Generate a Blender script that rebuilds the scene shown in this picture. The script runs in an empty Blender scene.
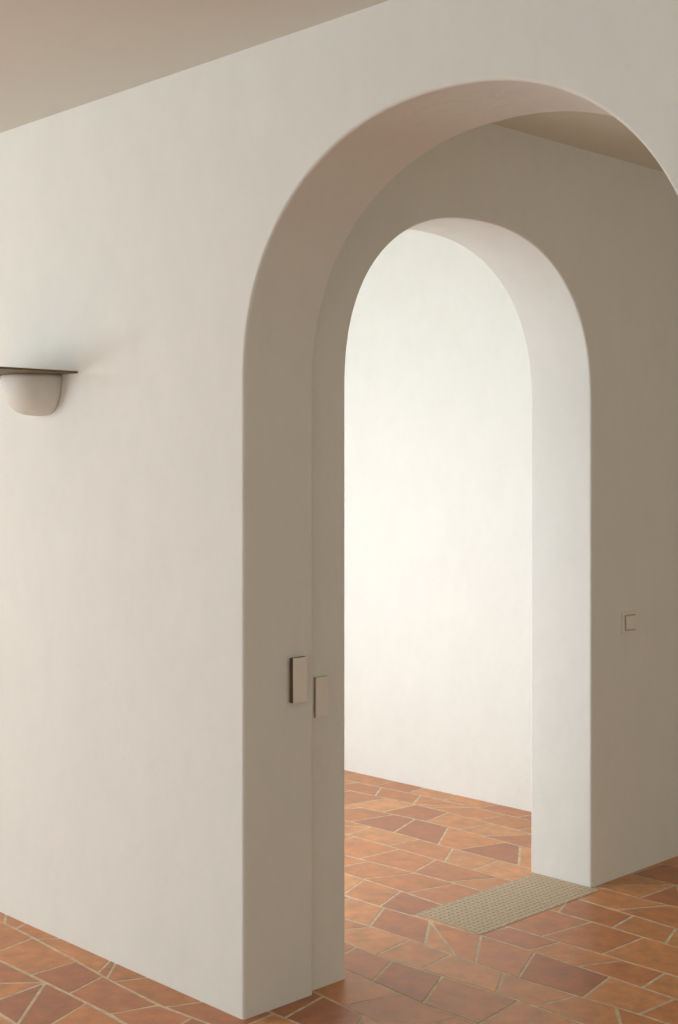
import bpy, bmesh, math, random
from mathutils import Vector
random.seed(71)
scn = bpy.context.scene
scn.view_settings.view_transform = 'Standard'
scn.view_settings.look = 'None'
C = scn.collection

# ------------------------------------------------------------ materials
def new_mat(name):
    m = bpy.data.materials.new(name); m.use_nodes = True
    return m, m.node_tree.nodes, m.node_tree.links, m.node_tree.nodes['Principled BSDF']

def plaster(name, c1, c2, bump=0.4, rough=0.75):
    m, N, L, B = new_mat(name)
    tc = N.new('ShaderNodeTexCoord')
    mp = N.new('ShaderNodeMapping'); mp.inputs['Scale'].default_value = (1, 1, .6)
    L.new(tc.outputs['Object'], mp.inputs['Vector'])
    n1 = N.new('ShaderNodeTexNoise'); n1.inputs['Scale'].default_value = 9; n1.inputs['Detail'].default_value = 9
    n1.inputs['Roughness'].default_value = .7
    L.new(mp.outputs[0], n1.inputs['Vector'])
    r = N.new('ShaderNodeValToRGB')
    r.color_ramp.elements[0].position = 0.3; r.color_ramp.elements[0].color = (*c1, 1)
    r.color_ramp.elements[1].position = 0.7; r.color_ramp.elements[1].color = (*c2, 1)
    L.new(n1.outputs['Fac'], r.inputs['Fac']); L.new(r.outputs[0], B.inputs['Base Color'])
    n2 = N.new('ShaderNodeTexNoise'); n2.inputs['Scale'].default_value = 16; n2.inputs['Detail'].default_value = 8
    n2.inputs['Distortion'].default_value = 0.5
    L.new(mp.outputs[0], n2.inputs['Vector'])
    bp = N.new('ShaderNodeBump'); bp.inputs['Strength'].default_value = bump; bp.inputs['Distance'].default_value = 0.007
    L.new(n2.outputs['Fac'], bp.inputs['Height']); L.new(bp.outputs[0], B.inputs['Normal'])
    B.inputs['Roughness'].default_value = rough
    B.inputs['Specular IOR Level'].default_value = 0.25
    return m

def simple(name, col, rough=0.5, metal=0.0, var=0.08, scale=40, stretch=(1,1,1)):
    m, N, L, B = new_mat(name)
    tc = N.new('ShaderNodeTexCoord'); mp = N.new('ShaderNodeMapping'); mp.inputs['Scale'].default_value = stretch
    n = N.new('ShaderNodeTexNoise'); n.inputs['Scale'].default_value = scale; n.inputs['Detail'].default_value = 4
    L.new(tc.outputs['Object'], mp.inputs[0]); L.new(mp.outputs[0], n.inputs['Vector'])
    r = N.new('ShaderNodeValToRGB')
    r.color_ramp.elements[0].position = 0.3; r.color_ramp.elements[1].position = 0.7
    r.color_ramp.elements[0].color = (*[c*(1-var) for c in col], 1)
    r.color_ramp.elements[1].color = (*[min(1, c*(1+var)) for c in col], 1)
    L.new(n.outputs['Fac'], r.inputs[0]); L.new(r.outputs[0], B.inputs['Base Color'])
    B.inputs['Roughness'].default_value = rough; B.inputs['Metallic'].default_value = metal
    return m

M_wall = plaster('wall_plaster', (0.722, 0.740, 0.697), (0.756, 0.774, 0.731))
M_ceil = plaster('ceiling_plaster', (0.730, 0.752, 0.690), (0.750, 0.772, 0.710), 0.05)
M_ceil_lit = plaster('passage_ceiling_lit_plaster', (0.79, 0.80, 0.72), (0.81, 0.82, 0.74), 0.05)  # paler plaster copy, its colour makes up for weak light on the passage ceiling

m, N, L, B = new_mat('terracotta_tile'); M_tile = m
at = N.new('ShaderNodeAttribute'); at.attribute_name = 'tile_color'
tc = N.new('ShaderNodeTexCoord')
n = N.new('ShaderNodeTexNoise'); n.inputs['Scale'].default_value = 13; n.inputs['Detail'].default_value = 9
n.inputs['Roughness'].default_value = .65
L.new(tc.outputs['Object'], n.inputs['Vector'])
mr = N.new('ShaderNodeMapRange'); mr.inputs['From Min'].default_value = .3; mr.inputs['From Max'].default_value = .7
mr.inputs['To Min'].default_value = .72; mr.inputs['To Max'].default_value = 1.26
L.new(n.outputs['Fac'], mr.inputs['Value'])
vm = N.new('ShaderNodeVectorMath'); vm.operation = 'SCALE'
L.new(at.outputs['Color'], vm.inputs[0]); L.new(mr.outputs[0], vm.inputs['Scale']); L.new(vm.outputs[0], B.inputs['Base Color'])
n3 = N.new('ShaderNodeTexNoise'); n3.inputs['Scale'].default_value = 25; n3.inputs['Detail'].default_value = 6
L.new(tc.outputs['Object'], n3.inputs['Vector'])
bp = N.new('ShaderNodeBump'); bp.inputs['Strength'].default_value = .2; bp.inputs['Distance'].default_value = .005
L.new(n3.outputs['Fac'], bp.inputs['Height']); L.new(bp.outputs[0], B.inputs['Normal'])
mr2 = N.new('ShaderNodeMapRange'); mr2.inputs['To Min'].default_value = .24; mr2.inputs['To Max'].default_value = .50
L.new(n.outputs['Fac'], mr2.inputs['Value']); L.new(mr2.outputs[0], B.inputs['Roughness'])

M_grout = simple('grout', (0.60, 0.49, 0.34), .9, var=.2, scale=30)
M_switch = simple('switch_enamel', (0.76, 0.75, 0.68), .4, var=.02)
M_bronze_and_shade = simple('aged_bronze_and_box_shade', (0.14, 0.09, 0.035), .5, .3, var=.15, scale=15)  # real bronze on the sconce plate, painted shade on the jamb switch box
M_shade = simple('ceramic_shade', (0.75, 0.77, 0.71), .7, var=.02, scale=30)
M_vent = simple('sandstone_weave', (0.58, 0.47, 0.33), .75, var=.12, scale=60)
M_ventd = simple('weave_recess', (0.36, 0.27, 0.18), .9, var=.1)
M_edge = simple('taupe_edge', (0.38, 0.33, 0.26), .5, var=.05)

# ------------------------------------------------------------ helpers
def mesh_obj(name, bm, mats, parent=None, kind=None, label=None, category=None, loc=None):
    me = bpy.data.meshes.new(name); bm.to_mesh(me); bm.free()
    o = bpy.data.objects.new(name, me); C.objects.link(o)
    for mt in mats: me.materials.append(mt)
    if parent: o.parent = parent
    if kind: o['kind'] = kind
    if label: o['label'] = label
    if category: o['category'] = category
    if loc: o.location = loc
    return o

def add_box(bm, x0, x1, y0, y1, z0, z1, mi=0):
    vs = [bm.verts.new(p) for p in ((x0,y0,z0),(x1,y0,z0),(x1,y1,z0),(x0,y1,z0),(x0,y0,z1),(x1,y0,z1),(x1,y1,z1),(x0,y1,z1))]
    fs = []
    for f in ((0,3,2,1),(4,5,6,7),(0,1,5,4),(1,2,6,5),(2,3,7,6),(3,0,4,7)):
        fc = bm.faces.new([vs[i] for i in f]); fc.material_index = mi; fs.append(fc)
    return fs

def bevel(o, w, seg=3):
    b = o.modifiers.new('bevel', 'BEVEL'); b.width = w; b.segments = seg; b.limit_method = 'ANGLE'; b.angle_limit = math.radians(35)
    b.harden_normals = True
    for p in o.data.polygons: p.use_smooth = True
    return b

CEIL = 2.738
def arch_wall(name, axis, a0, a1, top, c, R, rise, e, spring, t0, t1, drop=0, seg=110):
    """wall along axis ('x' or 'y') from a0 to a1 with an arched opening reaching the floor"""
    def sp(v): return math.copysign(abs(v)**(2/e), v) if abs(v) > 1e-9 else 0.0
    def profile(rise):
        prof = [(a0, -.01), (c-R, -.01)]
        prof += [(c - R*sp(math.cos(math.pi*i/seg)), spring + rise*sp(math.sin(math.pi*i/seg))) for i in range(seg+1)]
        return prof + [(c+R, -.01), (a1, -.01), (a1, top), (a0, top)]
    bm = bmesh.new()
    def P(a, z, t): return (a, t, z) if axis == 'x' else (t, a, z)
    A = [bm.verts.new(P(a, z, t0)) for a, z in profile(rise)]
    Bv = [bm.verts.new(P(a, z, t1)) for a, z in profile(rise-drop)]
    bm.faces.new(A); bm.faces.new(Bv[::-1])
    n = len(A)
    for i in range(n):
        j = (i+1) % n
        bm.faces.new((A[i], Bv[i], Bv[j], A[j]))
    bmesh.ops.recalc_face_normals(bm, faces=bm.faces[:])
    o = mesh_obj(name, bm, [M_wall], kind='structure')
    bevel(o, .009, 4)
    return o

def box_wall(name, *a, mat=None):
    bm = bmesh.new(); add_box(bm, *a)
    return mesh_obj(name, bm, [mat or M_wall], kind='structure')

# ------------------------------------------------------------ shell
XL, XR, YB, YF = -7.5, 3.0, -3.5, 7.5
FY0, FY1 = 2.4855, 2.757
IX0, IX1 = -3.222, -2.94
arch_wall('wall_front', 'x', XL, XR, CEIL+.02, -2.187, .731, .681, 2.17, 1.80, FY0, FY1, drop=.026)
arch_wall('wall_inner', 'y', FY1, YF, CEIL+.02, 3.556, .643, .597, 2.3, 1.80, IX0, IX1)
box_wall('wall_far', XL, IX0, 4.94, 5.15, -.01, CEIL)
box_wall('wall_left', XL-.2, XL, YB, YF, -.01, CEIL)
box_wall('wall_right', XR, XR+.2, YB, YF, -.01, CEIL)
box_wall('wall_end', IX1, XR, YF, YF+.2, -.01, CEIL)
bm = bmesh.new()
add_box(bm, XL-.2, XR+.2, YB, FY1-.1, CEIL, CEIL+.15, 0)
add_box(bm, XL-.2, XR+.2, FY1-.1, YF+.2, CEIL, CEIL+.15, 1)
mesh_obj('ceiling', bm, [M_ceil, M_ceil_lit], kind='structure')

# ------------------------------------------------------------ floor
palette = [(0.54,0.218,0.078),(0.58,0.248,0.090),(0.51,0.198,0.070),(0.60,0.268,0.102),(0.46,0.172,0.066),(0.54,0.218,0.078),(0.52,0.206,0.074),(0.57,0.245,0.095),(0.48,0.185,0.074),(0.41,0.150,0.062)]
def inset(poly, d):
    n = len(poly); out = []
    lines = []
    for i in range(n):
        p, q = Vector(poly[i]), Vector(poly[(i+1) % n]); e = (q-p)
        if e.length < 1e-6: return None
        e.normalize(); nrm = Vector((-e.y, e.x)); lines.append((p+nrm*d, e))
    for i in range(n):
        (p, e), (q, f) = lines[i-1], lines[i]
        den = e.x*f.y - e.y*f.x
        if abs(den) < 1e-3: return None
        t = ((q.x-p.x)*f.y - (q.y-p.y)*f.x)/den
        out.append(p + e*t)
    return out
def area(poly):
    return .5*sum(poly[i][0]*poly[(i+1)%len(poly)][1]-poly[(i+1)%len(poly)][0]*poly[i][1] for i in range(len(poly)))

bm = bmesh.new()
col = bm.loops.layers.float_color.new('tile_color')
add_box(bm, XL-.2, XR+.2, YB, YF+.2, -.06, -.0008, 1)
rows = [YB-.2]
while rows[-1] < YF+.2: rows.append(rows[-1] + random.uniform(.17, .215))
knots = []
for y in rows:
    ks = []; x = XL-.6
    while x < XR+.8:
        ks.append((x, y + random.uniform(-.034, .034))); x += random.uniform(.3, .65)
    knots.append(ks)
def rowy(i, x):
    ks = knots[i]
    for (xa, ya), (xb, yb) in zip(ks, ks[1:]):
        if xa <= x <= xb: return ya + (yb-ya)*(x-xa)/(xb-xa)
    return rows[i]
tiles = []
for i in range(len(rows)-1):
    x = XL-.4 - random.uniform(0, .2); sk = 0
    xb, xt = x, x
    while x < XR+.3:
        w = random.uniform(.185, .27)
        x += w
        sk = random.choice([random.uniform(-.03,.03), random.uniform(-.055,.055), random.uniform(-.085,.085)])
        nb, nt = x-sk, x+sk
        q = [(xb, rowy(i, xb)), (nb, rowy(i, nb)), (nt, rowy(i+1, nt)), (xt, rowy(i+1, xt))]
        xb, xt = nb, nt
        if area(q) < .008: continue
        r = random.random()
        if r < .06:
            tiles += [[q[0], q[1], q[2]], [q[0], q[2], q[3]]]
        elif r < .11:
            s = random.uniform(.55,.7); a = tuple(Vector(q[0]).lerp(Vector(q[1]), s))
            tiles += [[q[0], a, q[3]], [a, q[1], q[2], q[3]]]
        else: tiles.append(q)
for q in tiles:
    g = random.uniform(.0038, .0052)
    o1 = inset(q, g); o2 = inset(q, g+.0012)
    if not o1 or not o2 or area(o2) < .0015: continue
    c = random.choice(palette); k = random.uniform(.92, 1.08); c = (c[0]*k, c[1]*k, c[2]*k, 1)
    z = random.uniform(-.0003, .0003)
    va = [bm.verts.new((p[0], p[1], -.0014)) for p in o1]
    vb = [bm.verts.new((p[0], p[1], z)) for p in o2]
    fs = [bm.faces.new(vb)]
    for a in range(len(va)):
        b = (a+1) % len(va); fs.append(bm.faces.new((va[a], va[b], vb[b], vb[a])))
    for f in fs:
        f.material_index = 0
        for l in f.loops: l[col] = c
mesh_obj('floor', bm, [M_tile, M_grout], kind='structure')

# ------------------------------------------------------------ threshold grille
VX0, VX1, VY0, VY1 = -3.195, -2.90, 3.51, 4.195
vent = bpy.data.objects.new('floor_vent', None); vent.location = ((VX0+VX1)/2, (VY0+VY1)/2, 0); C.objects.link(vent)
vent['label'] = 'beige basket-weave floor vent set in arched threshold beside tiles'; vent['category'] = 'floor vent'
w, h = (VX1-VX0)/2, (VY1-VY0)/2
bm = bmesh.new(); add_box(bm, -w, w, -h, h, .0004, .0007)
mesh_obj('recess_plate', bm, [M_ventd], parent=vent)
bm = bmesh.new()
fr = .004
for a in ((-w, w, -h, -h+fr), (-w, w, h-fr, h), (-w, -w+fr, -h+fr, h-fr), (w-fr, w, -h+fr, h-fr)):
    add_box(bm, *a, .0007, .0012)
mesh_obj('frame', bm, [M_vent], parent=vent)
bm = bmesh.new()
w -= fr; h -= fr
nx, ny = 13, 30
cx, cy = 2*w/nx, 2*h/ny
for i in range(nx):
    for j in range(ny):
        x0 = -w+i*cx; y0 = -h+j*cy; zt = random.uniform(.0010, .0014)
        if (i+j) % 2: add_box(bm, x0-cx*.08, x0+cx*1.08, y0+cy*.22, y0+cy*.78, .0007, zt)
        else: add_box(bm, x0+cx*.22, x0+cx*.78, y0-cy*.08, y0+cy*1.08, .0007, zt)
o = mesh_obj('woven_grille', bm, [M_vent], parent=vent)

# ------------------------------------------------------------ switches
def switch(loc, wy, wz, prot, style, label):
    e = bpy.data.objects.new('light_switch', None); e.location = loc; C.objects.link(e)
    e['label'] = label; e['category'] = 'light switch'
    base = M_bronze_and_shade if style == 0 else (M_edge if style == 1 else M_switch)  # jamb box body is coloured dark to stand for its shaded side
    f = .82 if style == 0 else .5
    bm = bmesh.new()
    add_box(bm, 0, prot*f, -wy/2, wy/2, -wz/2, wz/2)
    p = mesh_obj('back_box' if style == 0 else 'face_plate', bm, [base], parent=e); bevel(p, .0008, 2)
    bm = bmesh.new()
    m_ = (.0, .0, .018)[style]
    add_box(bm, prot*f, prot, -wy/2+m_, wy/2-m_, -wz/2+m_, wz/2-m_)
    r = mesh_obj('rocker', bm, [M_switch], parent=e); bevel(r, .001, 2)
    if style == 2:
        bm = bmesh.new(); i0 = .0165; t = .0025
        for a in ((-wy/2+i0-t, wy/2-i0+t, -wz/2+i0-t, -wz/2+i0), (-wy/2+i0-t, wy/2-i0+t, wz/2-i0, wz/2-i0+t),
                  (-wy/2+i0-t, -wy/2+i0, -wz/2+i0, wz/2-i0), (wy/2-i0, wy/2-i0+t, -wz/2+i0, wz/2-i0)):
            add_box(bm, prot*f, prot*.75, *a)
        mesh_obj('bezel', bm, [M_edge], parent=e, label='thin taupe bezel')
    return e
JX = -2.916
switch((JX, 2.687, .9405), .054, .131, .017, 0, 'tall beige rocker switch box with shade painted on its side on arch jamb')
switch((IX1, 2.806, .874), .052, .120, .010, 1, 'tall slim beige switch plate with dark edge beside jamb')
switch((IX1, 4.445, .968), .096, .088, .011, 2, 'square beige wall switch with thin taupe bezel')

# ------------------------------------------------------------ sconce
sc = bpy.data.objects.new('wall_sconce', None); sc.location = (-3.968, FY0, 1.868); C.objects.link(sc)
sc['label'] = 'wall sconce with cream ceramic bowl under dark bronze plate'; sc['category'] = 'wall lamp'
bm = bmesh.new(); n1 = 40; n2 = 20; R = .129; RY = .136; H = .132; rings = []
for j in range(n2+1):
    t = j/n2*math.pi/2
    rr = (math.cos(t)**.58 if j < n2 else 0); zz = -H*(math.sin(t)**.98)
    if j == n2:
        rings.append([bm.verts.new((0, 0, zz))]); continue
    rings.append([bm.verts.new((R*rr*math.cos(math.pi*i/n1), -RY*rr*math.sin(math.pi*i/n1), zz)) for i in range(n1+1)])
for j in range(n2):
    a, b = rings[j], rings[j+1]
    for i in range(n1):
        if len(b) == 1: bm.faces.new((a[i], b[0], a[i+1]))
        else: bm.faces.new((a[i], b[i], b[i+1], a[i+1]))
for f in bm.faces: f.smooth = True
bmesh.ops.recalc_face_normals(bm, faces=bm.faces[:])
s = mesh_obj('lamp_shade', bm, [M_shade], parent=sc, label='cream ceramic half bowl')
sm = s.modifiers.new('solid', 'SOLIDIFY'); sm.thickness = .005; sm.offset = -1
bm = bmesh.new()
add_box(bm, -.220, .220, -.32, 0, .0005, .0075)
tp = mesh_obj('top_plate', bm, [M_bronze_and_shade], parent=sc, label='thin flat dark bronze plate'); bevel(tp, .0015, 2)

# ------------------------------------------------------------ camera
cam = bpy.data.cameras.new('camera'); co = bpy.data.objects.new('camera', cam); C.objects.link(co)
cam.sensor_fit = 'HORIZONTAL'; cam.sensor_width = 24; cam.lens = 24*1355/678; cam.shift_y = -41/678
co.location = (0, 0, 1.55); co.rotation_euler = (math.pi/2, 0, math.asin(.7138))
scn.camera = co

# ------------------------------------------------------------ light
w = bpy.data.worlds.new('world'); scn.world = w; w.use_nodes = True
w.node_tree.nodes['Background'].inputs[0].default_value = (.95, .975, .975, 1)
w.node_tree.nodes['Background'].inputs[1].default_value = 1.15
def area_light(name, loc, target, sx, sy, e, col):
    l = bpy.data.lights.new(name, 'AREA'); l.shape = 'RECTANGLE'; l.size = sx; l.size_y = sy; l.energy = e; l.color = col
    o = bpy.data.objects.new(name, l); o.location = loc
    o.rotation_euler = (Vector(target)-Vector(loc)).to_track_quat('-Z', 'Y').to_euler(); C.objects.link(o)
area_light('window_light', (-7.2, -.8, 1.6), (-2.5, 2, 1.4), 2.4, 1.9, 168, (.94, .96, .985))
area_light('side_room_light', (-7.3, 3.6, 1.3), (-3.6, 4.0, 1.2), 1.2, 2.0, 20, (.93, .95, 1.0))
area_light('far_wall_fill', (-4.65, 2.80, 1.05), (-4.65, 4.94, 1.05), 2.2, 2.0, 46, (.93, .95, 1.0))  # added fill behind the front wall, evens out the far wall
area_light('passage_fill', (2.6, 5.0, .9), (-3, 4.0, 1.2), 2.0, 1.3, 36, (1.0, .92, .78))  # added warm fill from the right, lifts the dim passage and jamb
